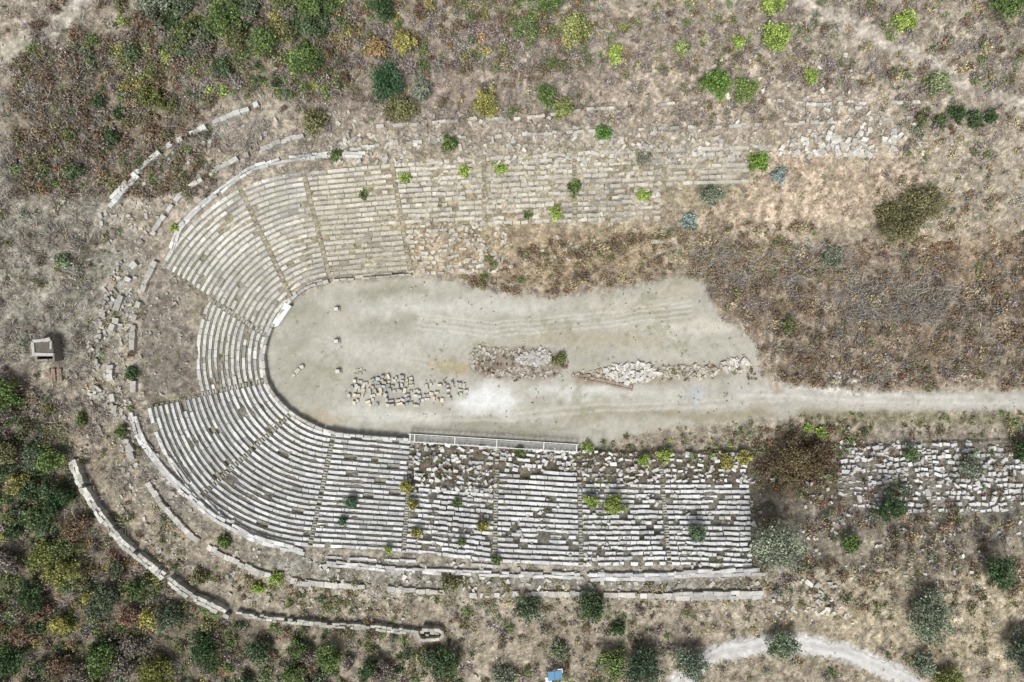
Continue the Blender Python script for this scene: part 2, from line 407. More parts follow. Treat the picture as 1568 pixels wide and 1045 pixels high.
wall('terrace_wall',[(235,650),(260,700),(300,752),(345,795),(400,830),(480,852),(620,858),(760,866)],4,(8,16),.3,1,.3,(202,200,196))
wall('terrace_wall',[(500,862),(620,873),(760,878),(900,882),(1030,880),(1160,876)],9,(9,20),.2,.8,.45,(204,202,198),courses=2)
wall('terrace_wall',[(900,883),(1025,882)],12,(11,24),.05,.5,.6,(206,205,202),courses=2)
wall('terrace_wall',[(1042,878),(1160,875)],12,(11,24),.05,.5,.6,(202,200,195),courses=2)
wall('terrace_wall',[(480,893),(620,903),(740,910),(880,908),(1010,912),(1160,908)],8,(7,15),.22,1.3,.5,(194,191,181))
wall('terrace_wall',[(1030,912),(1160,910)],13,(11,22),.05,.6,.7,(198,195,188),courses=2)
wall('terrace_wall',[(560,196),(650,190),(720,184),(800,182),(900,168),(1000,162),(1070,158)],5,(7,15),.35,1,.4,(198,193,181))
wall('terrace_wall',[(1165,152),(1240,162),(1330,158),(1410,158)],5,(7,15),.35,1,.4,(202,197,187))
wall('terrace_wall',[(480,240),(560,226),(700,212),(850,204),(1000,198),(1220,190),(1400,182)],5,(6,14),.5,1.5,.35,(194,190,179))
wall('podium_wall',[(507,431),(470,440),(448,458),(420,495),(409,520),(404,548),(408,583),(420,605),(447,633),(480,652),(512,663)],5,(9,15),.0,.3,1.0,(198,195,186),yj=.02)
wall('podium_wall',[(512,664),(570,669),(625,673)],4,(9,15),.0,.3,1.0,(208,207,203),yj=.02)
wall('podium_wall',[(507,430),(570,426),(628,421)],3,(9,15),.05,.3,.9,(186,180,164),yj=.02)
# ---------- rubble
def rubble(name,specs,mat=M_stone):
    C=[];D=[];Yw=[];TX=[];TY=[];CO=[]
    for P,n,(s0,s1),col,var in specs:
        P=A(P,float)
        if len(P)==2:
            (x0,y0),(x1,y1)=P;x=rng.uniform(x0,x1,n);y=rng.uniform(y0,y1,n)
        else:
            lo=P.min(0);hi=P.max(0);x=rng.uniform(lo[0],hi[0],n*3);y=rng.uniform(lo[1],hi[1],n*3)
            k=inside(x,y,P);x=x[k][:n];y=y[k][:n]
        k=rng.random(len(x))<sst(.3,.6,fbm(x,y,25,int(s0*7)+5,3))*1.0+.15
        x=x[k];y=y[k]
        z=hz(x,y);s=s0+(s1-s0)*rng.random(len(x))**2.2;s=s*.1
        hh=s*rng.uniform(.35,.7,len(x))
        C.append(W(x,y,z+hh*.3+.1*(s>.4)));D.append(np.stack([s*rng.uniform(.8,1.7,len(x)),s*rng.uniform(.6,1,len(x)),hh],1))
        Yw.append(rng.uniform(0,6.3,len(x)));TX.append(rng.normal(0,.15,len(x)));TY.append(rng.normal(0,.15,len(x)))
        CO.append(lin(col)*rng.uniform(1-var,1+var*.3,(len(x),1))*A([1,.985,.95])**rng.uniform(0,2,(len(x),1)))
    return boxes(name,np.vstack(C),np.vstack(D),np.concatenate(Yw),np.concatenate(TX),np.concatenate(TY),np.clip(np.vstack(CO),0,.6),mat,.42)
R=lambda x0,y0,x1,y1:[(x0,y0),(x1,y1)]
ST=(206,205,201)
rubble('fallen_stone_rubble',[
 (R(632,680,765,755),260,(1.5,6.5),ST,.4),(R(765,684,890,722),90,(1.5,6),ST,.4),(R(890,694,1150,742),220,(1.5,6),(194,190,182),.4),
 (R(632,745,1150,860),500,(1.2,4.5),ST,.35),(R(470,670,632,850),150,(1,3),ST,.3),
 (R(1150,735,1300,830),150,(1.5,6),ST,.4),(R(1285,675,1600,785),420,(1.5,6.5),ST,.35),(R(1160,800,1568,900),240,(1.2,5),ST,.4),
 (R(500,205,1160,250),700,(1.5,6.5),(200,196,187),.4),(R(1150,200,1380,240),340,(1.5,8),(210,208,201),.35),
 (R(600,250,1015,345),520,(1.2,5),(198,193,181),.4),(R(620,340,780,418),380,(1.2,6),(196,189,174),.4),(R(740,340,1020,400),170,(1.5,5),(190,181,163),.4),
 (R(470,265,640,420),140,(1,3),(194,189,176),.3),(R(440,170,1100,215),420,(1.5,5),(194,189,179),.4),
 (R(1080,85,1350,200),240,(1.5,6),(212,208,199),.35),(R(1220,160,1420,235),220,(1.5,6),(206,200,190),.35),
 ([(150,330),(220,270),(350,190),(440,180),(440,235),(330,265),(250,330),(210,400),(160,380)],460,(1.2,5),(184,180,173),.4),
 ([(330,190),(380,175),(360,200),(240,260),(230,250)],340,(1.2,4),(172,168,163),.4),
 ([(190,390),(225,400),(205,480),(200,600),(205,700),(150,680),(125,560),(160,440)],850,(1,5.2),(190,187,181),.45),
 ([(90,560),(150,580),(160,700),(110,700),(60,620)],220,(1.2,4.5),(176,169,159),.4),
 ([(200,640),(215,640),(260,730),(400,830),(500,850),(640,860),(640,960),(400,935),(240,850),(160,760)],950,(1.2,5),(188,184,176),.45),
 (R(450,860,1200,920),750,(1.2,5.5),(196,193,185),.4),(R(650,915,1250,960),180,(1.2,4),(188,182,171),.4),
 (R(1180,890,1300,950),90,(2,7),(206,202,195),.3),(R(1300,880,1568,980),120,(1,4),(200,195,183),.3),
 (R(600,980,800,1045),60,(1.5,5),(205,200,192),.3),(R(-60,-60,1640,1120),5200,(.8,2.8),(184,178,167),.45),
 (R(215,410,300,620),160,(.8,3.5),(184,178,167),.3),(R(265,300,500,440),100,(.8,2.5),(194,190,181),.3),
 (R(1100,420,1568,590),200,(1,4),(188,180,168),.3)])
rubble('gravel_scatter',[(R(415,440,1150,665),420,(.4,1.6),(192,188,176),.4)])
rubble('rubble_heap',[(ell(738,552,20,22),330,(1.5,5.5),(188,181,170),.4),(ell(817,546,28,14),430,(1.5,5.5),(190,188,183),.4),(ell(800,572,74,9),260,(1.5,4.5),(188,181,170),.4),
 (ell(770,538,46,6),120,(1.5,4.5),(188,180,167),.35),(ell(795,558,72,22),160,(1,4),(180,172,160),.4),
 (ell(1050,570,54,10),420,(1.5,5),(194,187,173),.4),(ell(965,571,42,16),360,(1.5,7),(212,210,204),.3),(ell(1128,560,28,10),200,(1.5,5.5),(204,200,191),.35),
 (ell(910,575,35,8),90,(1.5,5),(190,178,162),.4),(ell(1295,578,28,9),260,(1.5,4.5),(210,208,201),.3),(ell(1378,577,20,8),130,(1.5,4),(200,196,188),.3),(ell(1478,578,24,6),50,(1.5,4),(190,172,153),.3),(ell(550,570,10,6),20,(2,4),(180,175,160),.3)])
C=[];D=[];Yw=[];CO=[]
for row,(y,x0,x1) in enumerate([(578,575,630),(584,540,628),(591,536,640),(598,540,712),(605,534,712),(613,530,690),(590,650,712),(619,560,640)]):
    x=x0
    while x<x1:
        l=rng.uniform(4,10)
        if rng.random()<.8:
            xx=x+l/2+rng.normal();yy=y+rng.normal()*1.3-(x-620)*.01
            hh=rng.uniform(.3,.6);z=float(hz(xx,yy))
            vert=rng.random()<.4
            C.append(W(A(xx),A(yy),z+hh/2));D.append((l*.08,rng.uniform(.25,.5),hh));Yw.append(rng.normal()*.2+(1.57 if vert else 0))
            CO.append(lin((214,205,182) if rng.random()<.5 else (192,192,188))*rng.uniform(.6,1.06))
        x+=l
boxes('stone_block_stockpile',C,D,Yw,0,0,CO,M_stone,.12)
# ---------- vegetation
PAL={'brown':(132,112,90),'brown2':(156,135,109),'rust':(148,114,90),'mauve':(152,141,133),'twig':(172,165,154),'twigd':(132,121,107),
'green':(112,134,76),'dk':(80,104,68),'lime':(160,184,88),'yell':(174,167,92),'olive':(135,134,93),'grayg':(138,147,124),'blueg':(142,160,154),'orange':(168,140,96),'grass':(188,174,134),'grass2':(194,175,142)}
ROADS=[(ROAD,14),(ROAD2,15),(ROAD3,13),(ROAD4,12)]
def ok(x,y,seats=True):
    wx=x+(fbm(x,y,18,301,3,.8)-.5)*40;wy=y+(fbm(x,y,18,302,3,.8)-.5)*40
    k=~(inside(wx,wy,ARENA)|(inside(x,y,ARENA)&(x<640)))
    for P,w in ROADS:k&=pdist(wx,wy,P)>w
    if seats:
        k&=~inside(x,y,PATCH)
        s,di,do,ii=sval(x,y)
        st=A([state(a,b,-1,0)[0] for a,b in zip(x,y)]) if len(x) else A([])
        k&=~((s>0)&(s<1)&(st>.35))
    return k
def scatter(reg,n):
    if len(reg)==4 and not hasattr(reg[0],'__len__'):
        x0,y0,x1,y1=reg;return rng.uniform(x0,x1,n),rng.uniform(y0,y1,n)
    P=A(reg,float);lo=P.min(0);hi=P.max(0);x=rng.uniform(lo[0],hi[0],n*3);y=rng.uniform(lo[1],hi[1],n*3);k=inside(x,y,P);return x[k][:n],y[k][:n]
def bush_leaves(x,y,R,col,h=None,dens=150,ls=(.09,.2),z=None,flat=.8):
    z=hz(x,y) if z is None else z
    B=W(x,y,z);n=len(x);K=9
    d=rng.normal(size=(n,K,3));d/=np.linalg.norm(d,axis=2)[...,None];d[...,2]=np.abs(d[...,2])
    cr=rng.uniform(.25,.9,(n,K,1))
    cl=d*cr*R[:,None,None]*A([1,1,flat]);cl[...,2]+=.25*R[:,None]
    cc=rng.uniform(.65,1.35,(n,K))
    cnt=np.clip((dens*R**1.8).astype(int),14,6000)
    idx=np.repeat(np.arange(n),cnt);k=rng.integers(0,K,len(idx))
    sp=rng.uniform(.16,.36,(n,K))[idx,k][:,None]
    P=B[idx]+cl[idx,k]+rng.normal(size=(len(idx),3))*sp*R[idx][:,None]*A([1,1,.8])
    P[:,2]=np.maximum(P[:,2],B[idx][:,2]+.03)
    T=rvec(len(idx));T[:,2]*=.5;T/=np.linalg.norm(T,axis=1)[:,None]
    a=rng.uniform(*ls,len(idx))*(.7+.3*np.minimum(R[idx],2));b=a*rng.uniform(.45,.8,len(idx))
    c=col[idx]*cc[idx,k][:,None]*rng.uniform(.7,1.4,(len(idx),1))
    return P,T,a,b,c
def cols(names,ws,n):
    ws=A(ws,float);ws/=ws.sum();i=rng.choice(len(names),n,p=ws)
    t=A([lin(PAL[k]) for k in names]);return t[i]*rng.uniform(.78,1.2,(n,1))*(1+rng.normal(0,.03,(n,3)))
LV=[]
def mass(reg,n,names,ws,r,seats=True,dens=140,cl=.5,ls=(.09,.18),flat=.8):
    x,y=scatter(reg,n)
    k=rng.random(len(x))<sst(cl-.15,cl+.12,fbm(x,y,55,101,3))+.12
    k&=ok(x,y,seats);x=x[k];y=y[k]
    R=(r[0]+(r[1]-r[0])*rng.random(len(x))**1.8)*.1
    LV.append(bush_leaves(x,y,R,cols(names,ws,len(x)),dens=dens,ls=ls,flat=flat))
mass((20,60,330,300),800,['brown','brown2','olive','green','rust','twigd','mauve'],[4,3,3,2,.5,3,2],(4,12),cl=.25)
mass((180,-80,540,150),800,['green','dk','olive','yell','brown','lime','mauve'],[4,2.4,3,1.2,2.4,1,3],(4,13),cl=.25)
mass((-80,-80,200,120),160,['green','dk','brown','grayg'],[3,2,3,1],(4,12))
mass((480,-80,900,110),900,['brown','mauve','rust','olive','yell','green','orange'],[4,6,1,2,1,2,.5],(4,12),cl=.25)
mass((880,-80,1250,110),420,['olive','mauve','grass','lime','green','brown'],[2,5,2,.8,1.6,2],(3,9),cl=.4)
mass((420,90,1180,190),480,['olive','brown','mauve','grass','green'],[2,3,6,2,1],(3,8),cl=.4)
mass((1200,-60,1650,140),560,['mauve','grass','brown','grayg','green','olive'],[6,3,2.4,2,.8,1.6],(3,9),cl=.4)
mass((1350,60,1650,330),430,['grass','grayg','brown','green','mauve','dk'],[3,2,2,1,4,.6],(3,9),cl=.4)
mass((-80,120,140,560),300,['twig','grayg','olive','twigd'],[4,2,2,3],(3,10))
mass([(-80,560),(60,570),(110,690),(150,800),(250,890),(360,955),(420,1160),(-80,1160)],1700,['dk','green','olive','yell','brown','rust','orange','mauve','twigd'],[3.5,4,4,1,3,.6,.6,3,3],(4,13),cl=.12)
mass([(300,950),(420,950),(700,985),(720,1160),(300,1160)],620,['green','dk','olive','brown','mauve'],[4,3,3,3,3],(4,12),cl=.2)
mass([(130,690),(230,770),(400,880),(650,925),(640,960),(400,940),(240,860),(150,780)],260,['olive','green','brown','grass','dk'],[3,2,3,3,1],(3,9))
mass((100,330,230,700),210,['green','olive','grass','brown'],[2,2,3,2],(2,7))
mass((680,920,1060,1160),560,['brown','mauve','olive','green','dk','grass','grayg'],[3,5,3,2,1,2,2],(3,10),cl=.4)
mass((1040,920,1650,1160),460,['grass','olive','brown','mauve','grayg','green'],[4,3,2,3,2,1],(3,9))
mass((1160,790,1650,930),500,['brown','grass','grayg','dk','olive','mauve','brown2'],[3,2,2,1,2,4,2],(3,10),cl=.4)
mass((1150,640,1650,800),380,['brown','brown2','green','grass','dk','rust'],[4,3,1.5,2,.8,.8],(3,9),seats=False)
mass((440,885,1160,925),300,['olive','green','grass','brown'],[3,2,3,3],(2,7),seats=False)
mass([(1060,420),(1200,370),(1650,370),(1650,595),(1200,590),(1180,510),(1110,490)],1200,['brown','brown2','rust','twigd','mauve','olive','grass2'],[4,5,.8,3,4,1.5,2],(3,11),cl=.35,dens=120)
mass([(640,415),(850,370),(1080,345),(1250,340),(1250,420),(1050,420),(860,450),(740,445)],620,['brown','brown2','olive','rust','green','grass'],[5,4,2,.8,.8,2],(3,10),cl=.35)
mass((1080,230,1420,370),190,['grass','brown2','grayg','brown'],[3,3,1.5,1],(2,7))
mass((1380,290,1650,420),280,['grass','brown','olive','grayg','orange','brown2'],[3,3,2,2,.7,3],(3,9))
mass([(890,650),(1160,645),(1250,660),(1150,700),(890,700)],220,['green','olive','brown','lime'],[3,3,3,1],(2,7),seats=False)
mass((1200,632,1620,665),220,['green','olive','brown','grass'],[3,3,3,1],(2,6),seats=False)
mass((630,684,1150,740),340,['brown','olive','brown2','green','rust'],[4,3,3,2,.8],(2,6),seats=False)
mass((1150,655,1285,750),200,['brown','rust','olive'],[5,.8,3],(4,9),seats=False,cl=.2)
x,y=scatter((715,530,875,585),130);k=inside(x,y,ell(795,558,76,25))&(pdist(x,y,[(817,546),(818,546)])>18);x=x[k];y=y[k]
LV.append(bush_leaves(x,y,rng.uniform(.15,.4,len(x)),cols(['brown','brown2','mauve'],[3,3,2],len(x))))
x,y=scatter((990,556,1160,582),60)
LV.append(bush_leaves(x,y,rng.uniform(.2,.5,len(x)),cols(['brown','brown2','olive'],[3,3,2],len(x))))
def weeds(reg,n,r,names,ws,th,seed,ls=(.05,.11),cav=True):
    x,y=scatter(reg,n)
    k=fbm(x,y,50,seed,3)>th
    if cav: s=sval(x,y)[0];k&=(s>0)&(s<1)
    else: k&=inside(x,y,ARENA)
    x=x[k];y=y[k]
    LV.append(bush_leaves(x,y,rng.uniform(*r,len(x)),cols(names,ws,len(x)),ls=ls))
weeds((460,215,1160,425),1300,(.1,.38),['green','grass','olive','brown2','lime'],[2,4,3,3,.8],.40,14)
weeds((470,670,1160,870),1400,(.1,.38),['green','grass','olive','lime','brown'],[3,2,3,1.6,2],.42,15)
weeds((220,290,470,830),900,(.08,.26),['green','grass','olive','lime'],[2,3,3,1.5],.47,16)
weeds((640,430,1150,660),280,(.06,.28),['green','olive','dk'],[2,3,1],.45,17,cav=False)
for i in range(4,18):
    a,b=A(pairs[i][0],float),A(pairs[i][1],float);s=rng.random(30);x=a[0]*(1-s)+b[0]*s+rng.normal(0,2,30);y=a[1]*(1-s)+b[1]*s
    LV.append(bush_leaves(x,y,rng.uniform(.12,.32,30),cols(['green','grass','olive','lime'],[2,4,3,1],30),ls=(.05,.11)))
cat=[np.concatenate([l[i] for l in LV]) for i in range(5)]
leafobj('brush_thicket',cat[0],cat[1],cat[2],cat[3],np.clip(cat[4],.01,.6),M_leaf)
def sticks(reg,n,cnt,col,ws,L,wd,up=.6,cl=.4,seats=True):
    x,y=scatter(reg,n);k=rng.random(len(x))<sst(cl-.15,cl+.12,fbm(x,y,45,201,3))+.2
    k&=ok(x,y,seats);x=x[k];y=y[k]
    B=W(x,y,hz(x,y));c=cols(col,ws,len(x));m=len(x)
    idx=np.repeat(np.arange(m),cnt);T=rvec(len(idx));T[:,2]=np.abs(T[:,2])*up+.15;T/=np.linalg.norm(T,axis=1)[:,None]
    sc=rng.uniform(.5,1.3,m)[idx];a=rng.uniform(.4,1,len(idx))*L*.5*sc
    P=B[idx]+T*a[:,None]+rng.normal(size=(len(idx),3))*A([.35,.35,.12])*(L*.6)*sc[:,None]
    return P,T,a,np.full(len(idx),wd)*rng.uniform(.6,1.4,len(idx)),c[idx]*rng.uniform(.7,1.35,(len(idx),1))
TW=[sticks((-100,-100,1660,1150),4200,18,['twig','twigd','mauve'],[3,2,2],1.1,.035),
 sticks((-80,100,150,560),500,34,['twig','twigd'],[3,1],1.6,.04,cl=.2),
 sticks((1050,380,1650,590),900,28,['twig','brown2','twigd'],[3,3,1],1.3,.04,cl=.3),
 sticks((1290,435,1450,490),170,45,['twig'],[1],1.6,.04,cl=0),
 sticks((1060,370,1300,430),160,40,['twig','grass'],[2,1],1.8,.04,cl=.2),
 sticks((-80,560,300,1100),380,36,['twig','mauve'],[2,1],1.6,.04,cl=.3),
 sticks((20,-60,520,300),380,34,['twig','mauve'],[2,1],1.5,.04,cl=.3),
 sticks((480,-80,1650,200),1100,26,['mauve','twig','twigd'],[3,3,1],1.2,.04)]
cat=[np.concatenate([l[i] for l in TW]) for i in range(5)]
leafobj('dry_twig_scrub',cat[0],cat[1],cat[2],cat[3],np.clip(cat[4],.01,.6),M_twig)
TW=[sticks((-100,-100,1660,1150),6500,13,['grass','grass2','brown2'],[3,2,2],.5,.028),
 sticks((900,80,1600,380),2200,14,['grass','grass2','brown2'],[2,4,1],.5,.028,cl=.2),
 sticks((640,380,1650,600),1600,14,['grass2','brown2'],[2,2],.6,.03,cl=.3),
 sticks((1050,850,1650,1150),1800,14,['grass'],[1],.5,.028,cl=.3),
 sticks((460,215,1160,425),2400,12,['grass','grass2','olive'],[3,3,1],.35,.024,cl=.3,seats=False)]
cat=[np.concatenate([l[i] for l in TW]) for i in range(5)]
leafobj('dry_grass',cat[0],cat[1],cat[2],cat[3],np.clip(cat[4],.01,.6),M_twig)
# individual trees
def tree(name,px,py,r,pal,h=None,dens=None,ls=(.10,.19)):
    R=r*.1;z=float(hz(px,py));h=h or R*.9
    top=h*.6
    base=W(A([float(px)]),A([float(py)]),z)[0]
    K=int(14+R*9);d=rvec(K);d[:,2]=np.abs(d[:,2])*.9-.1
    cr=rng.uniform(.3,.95,(K,1));cl=d*cr*R;cl[:,2]=cl[:,2]*.8+top
    n=int(min(7500,(dens or 600)*R**1.7+110))
    k=rng.integers(0,K,n);sp=rng.uniform(.09,.21,K)[k][:,None]*R
    P=base+cl[k]+rng.normal(size=(n,3))*sp
    P[:,2]=np.maximum(P[:,2],base[2]+.05)
    T=rvec(n);a=rng.uniform(*ls,n);b=a*rng.uniform(.45,.75,n)
    c0=lin(PAL[pal] if isinstance(pal,str) else A(pal)*.94+8)
    cc=rng.uniform(.6,1.4,K)[k][:,None];c=c0*cc*rng.uniform(.7,1.4,(n,1))*(1+rng.normal(0,.04,(n,3)))
    V=diamonds(P,T,a,b);col=np.repeat(c,4,0)
    segs=[(base-A([0,0,.2]),base+A([0,0,top*.8]),.05*R+.04,.035*R+.03)]
    for j in range(min(K,7)): segs.append((base+A([0,0,top*.6]),base+cl[j],.03*R+.02,.01))
    nv=len(V);ang=np.linspace(0,2*np.pi,6,endpoint=False);TV=[];TF=[]
    for p,q,r0,r1 in segs:
        dd=q-p;dd=dd/np.linalg.norm(dd);u=np.cross(dd,A([.3,.9,.1]));u/=np.linalg.norm(u);w=np.cross(dd,u)
        ring=np.cos(ang)[:,None]*u+np.sin(ang)[:,None]*w
        TV+= [p+ring*r0,q+ring*r1]
        for s in range(6):
            TF+=[nv+s,nv+(s+1)%6,nv+6+(s+1)%6,nv+6+s]
        nv+=12
    V=np.vstack([V]+TV);lo=np.r_[np.arange(4*n),A(TF)];nf=n+len(TF)//4
    col=np.vstack([col,np.tile(lin((120,108,94)),(len(V)-4*n,1))])
    new_obj(name,V,lo,np.arange(nf)*4,np.clip(col,.01,.6),[M_leaf,M_bark],np.r_[np.zeros(n),np.ones(nf-n)])
T_=[('deciduous_tree',595,135,27,(74,108,72)),('deciduous_tree',745,162,21,(166,162,86)),('deciduous_tree',1091,137,22,(116,154,66)),('deciduous_tree',1137,144,19,(130,154,78)),('deciduous_tree',485,190,19,'olive'),
('shrub',645,140,17,'grayg'),('shrub',835,150,17,'green'),('shrub',862,170,17,(150,160,90)),('shrub',615,175,24,(136,136,88)),('deciduous_tree',1185,62,21,'lime'),('deciduous_tree',1178,12,17,'lime'),('shrub',880,48,22,(162,168,96)),('shrub',805,52,20,(130,148,92)),('shrub',940,85,14,'lime'),('shrub',1128,68,10,'lime'),('shrub',1240,118,12,'lime'),('shrub',1042,78,12,(150,166,98)),
('shrub',470,98,26,'green'),('deciduous_tree',410,70,20,'green'),('deciduous_tree',350,45,24,'green'),('deciduous_tree',240,155,18,(124,130,72)),('deciduous_tree',590,20,18,'dk'),('deciduous_tree',620,70,17,'yell'),('deciduous_tree',580,80,15,'orange'),('deciduous_tree',480,12,22,'green'),('deciduous_tree',840,8,20,'green'),('deciduous_tree',250,20,24,'grayg'),('deciduous_tree',1530,15,24,'green'),('shrub',1380,38,16,'lime'),('shrub',1430,130,18,(150,163,114)),
('shrub',620,272,9,'lime'),('shrub',688,222,12,'green'),('shrub',712,263,10,'lime'),('shrub',765,260,10,'lime'),('shrub',878,290,12,'green'),('shrub',922,207,13,(104,150,66)),('shrub',985,300,11,'lime'),('shrub',850,328,11,'lime'),('shrub',557,300,8,'green'),('shrub',1158,250,16,(128,164,66)),('shrub',1188,270,13,'blueg'),('shrub',1085,302,19,'grayg'),('shrub',1052,340,13,'blueg'),('shrub',515,240,9,'green'),('shrub',808,330,7,'green'),('shrub',985,245,12,(150,150,130)),
('shrub',905,768,12,'lime'),('shrub',940,772,18,(148,164,76)),('shrub',1018,698,12,'lime'),('shrub',985,705,10,'lime'),('shrub',1108,708,13,'yell'),('shrub',1138,702,12,'yell'),('shrub',623,745,11,'yell'),('shrub',640,816,9,'yell'),('shrub',740,804,9,'yell'),('shrub',538,770,9,(96,128,96)),('shrub',526,798,8,(96,128,96)),('shrub',1065,815,15,(114,138,102)),('shrub',900,685,10,'lime'),('shrub',795,692,9,'green'),('shrub',700,770,8,'green'),('shrub',706,830,7,'green'),('shrub',760,857,7,'green'),('shrub',632,772,9,'yell'),('shrub',1235,655,9,'lime'),('shrub',1255,662,9,'lime'),('shrub',595,842,6,'lime'),('shrub',855,550,12,(130,134,80)),
('olive_tree',1178,832,37,(148,158,132)),('olive_tree',1402,932,36,(134,147,120)),('olive_tree',980,1012,32,(92,112,86)),('olive_tree',1050,1008,26,(122,139,116)),('olive_tree',935,1005,24,(122,142,80)),('olive_tree',1190,980,22,(126,144,110)),('olive_tree',1550,985,32,(108,121,102)),('olive_tree',810,925,20,(106,124,90)),('olive_tree',900,922,24,(82,104,66)),('olive_tree',1440,1040,24,(152,162,88)),('olive_tree',945,958,12,'dk'),('olive_tree',1405,1010,18,'grayg'),('shrub',858,990,15,(134,148,112)),('olive_tree',680,1005,22,(88,110,72)),('shrub',770,1032,18,'grayg'),
('shrub',1370,345,34,(124,120,80)),('shrub',1400,318,32,(130,126,86)),('shrub',1350,330,18,(130,124,84)),('shrub',1210,705,34,(122,107,76)),('shrub',1245,700,24,(124,104,78)),('olive_tree',1355,770,20,'dk'),('shrub',1390,695,14,(118,142,90)),('shrub',1300,830,14,'green'),('shrub',1565,690,22,'dk'),('shrub',1480,715,20,'grayg'),('olive_tree',1520,870,22,'dk'),('shrub',1270,395,18,'grayg'),('shrub',1380,750,12,'grayg'),('shrub',1205,500,14,(122,128,84)),('shrub',1462,178,13,'dk'),('shrub',1488,185,13,(92,112,76)),('shrub',1512,181,10,'dk'),('shrub',1435,187,11,(104,118,76)),('shrub',1408,184,10,(110,116,74)),
('shrub',270,350,6,'lime'),('shrub',205,572,11,'dk'),('shrub',190,660,10,'green'),('shrub',130,642,10,'green'),('shrub',100,400,12,(140,158,114)),('shrub',425,885,12,'lime'),('shrub',398,898,11,'lime'),('shrub',348,828,11,'green'),('shrub',690,890,14,'olive'),('shrub',310,880,14,'olive'),
('deciduous_tree',110,870,26,(142,143,76)),('deciduous_tree',85,845,24,(130,138,70)),('deciduous_tree',240,940,18,'yell'),('deciduous_tree',150,915,15,'yell'),('deciduous_tree',105,950,15,'yell'),('deciduous_tree',60,905,22,'dk'),('deciduous_tree',205,935,17,(156,124,100)),('deciduous_tree',250,1020,26,(134,140,68)),('deciduous_tree',170,1000,24,'green'),('deciduous_tree',40,740,17,'yell'),('deciduous_tree',90,700,20,'green'),('deciduous_tree',20,600,24,'green'),('deciduous_tree',20,690,20,'olive'),('deciduous_tree',100,760,22,'dk'),('deciduous_tree',325,985,22,'dk'),('deciduous_tree',400,990,20,(100,122,86)),('deciduous_tree',510,1000,20,'green'),('deciduous_tree',30,1000,24,'dk'),('deciduous_tree',570,1015,18,'dk'),('deciduous_tree',455,1025,18,'green')]
TP=[(82,104,68),(106,128,74),(100,120,82),(130,130,86),(120,132,80),(142,118,94),(144,134,122),(112,124,96)]
def grove(reg,n,r):
    x,y=scatter(reg,n)
    for a,b in zip(x,y):
        T_.append(('deciduous_tree',float(a),float(b),float(rng.uniform(*r)),TP[rng.integers(0,len(TP))]))
grove([(-20,580),(50,590),(95,700),(130,800),(220,890),(330,960),(300,1070),(-20,1070)],44,(11,22))
grove([(190,-10),(520,-10),(500,70),(420,120),(300,110),(220,60)],22,(10,19))
grove([(60,90),(230,80),(280,160),(200,250),(80,280)],10,(9,14))
grove([(340,970),(680,995),(680,1060),(340,1060)],10,(10,18))
for t in T_: tree(t[0],t[1],t[2],t[3],t[4],h=t[3]*.1*(1.2 if 'tree' in t[0] else .7))
# ---------- simple objects
def part(name,parent,C,D,yaw=None,col=(180,180,175),mat=None,jit=.02):
    C=A(C,float).reshape(-1,3);D=A(D,float).reshape(-1,3);n=len(C)
    yaw=np.zeros(n) if yaw is None else A(yaw,float)+np.zeros(n)
    o=boxes(name,C,D,yaw,0,0,np.tile(lin(col),(n,1)),mat or M_stone,jit)
    if parent is not None:o.parent=parent
    return o
def empty(name,loc,yaw=0):
    e=bpy.data.objects.new(name,None);bpy.context.scene.collection.objects.link(e);e.location=loc;e.rotation_euler=(0,0,yaw);return e
z=float(hz(82,540,False));p=W(A(82.),A(536.),z);e=empty('stone_hut',p,.05)
part('wall',e,[(-1.2,0,.8),(1.2,0,.8),(0,1.4,.8),(-.75,-1.4,.8),(.75,-1.4,.8),(0,-1.4,1.65)],[(.3,3.1,2.0),(.3,3.1,2.0),(2.1,.3,2.0),(.6,.3,2.0),(.6,.3,2.0),(.9,.3,.4)],col=(140,133,122),jit=.2)
part('concrete_roof',e,[(0,.35,1.95)],[(2.7,2.0,.18)],col=(104,98,90),jit=.2)
part('roof_parapet',e,[(-.3,1.35,2.1),(.1,-.65,2.1),(-1.25,.35,2.1),(1.2,.6,2.1),(.7,1.4,2.15)],[(1.9,.35,.2),(2.6,.4,.22),(.35,1.7,.2),(.28,1.1,.2),(.7,.5,.25)],yaw=[.06,-.07,.05,-.08,.3],col=(184,181,173),jit=.4)
part('door',e,[(0,-1.42,.7)],[(.88,.06,1.4)],col=(90,70,55),mat=M_paint)
z=float(hz(87,574,False));p=W(A(88.),A(574.),z);e=empty('timber_stack',p,.03)
part('plank',e,[(-.8+.4*i,0,.3+.1*(i%3)) for i in range(5)],[(.3,1.7,.4)]*5,yaw=rng.normal(0,.09,5),col=(150,128,110))
a=A((627.,667.));b=A((884.,683.));n=32
e=empty('spectator_railing',(0,0,0))
ang=-math.atan2(b[1]-a[1],b[0]-a[0]);mid=(a+b)/2;z0=.62
L=np.hypot(*(b-a))*.1
part('walkway_slab',e,[W(A(mid[0]),A(mid[1]+4),z0-.3)],[(L,1.0,.7)],[ang],(160,158,152),M_stone,.0)
for nm,oy in(('rail_front',-2),('rail_back',10)):
    part(nm,e,[W(A(mid[0]),A(mid[1]+oy),z0+.95),W(A(mid[0]),A(mid[1]+oy),z0+.5)],[(L,.1,.06)]*2,[ang]*2,(225,225,222),M_paint,0)
    pts=[a+(b-a)*t for t in np.linspace(0.004,.996,n)]
    part(nm+'_posts',e,[W(A(q[0]),A(q[1]+oy),z0+.42) for q in pts],[(.08,.08,1.05)]*n,[ang]*n,(220,220,216),M_paint,0)
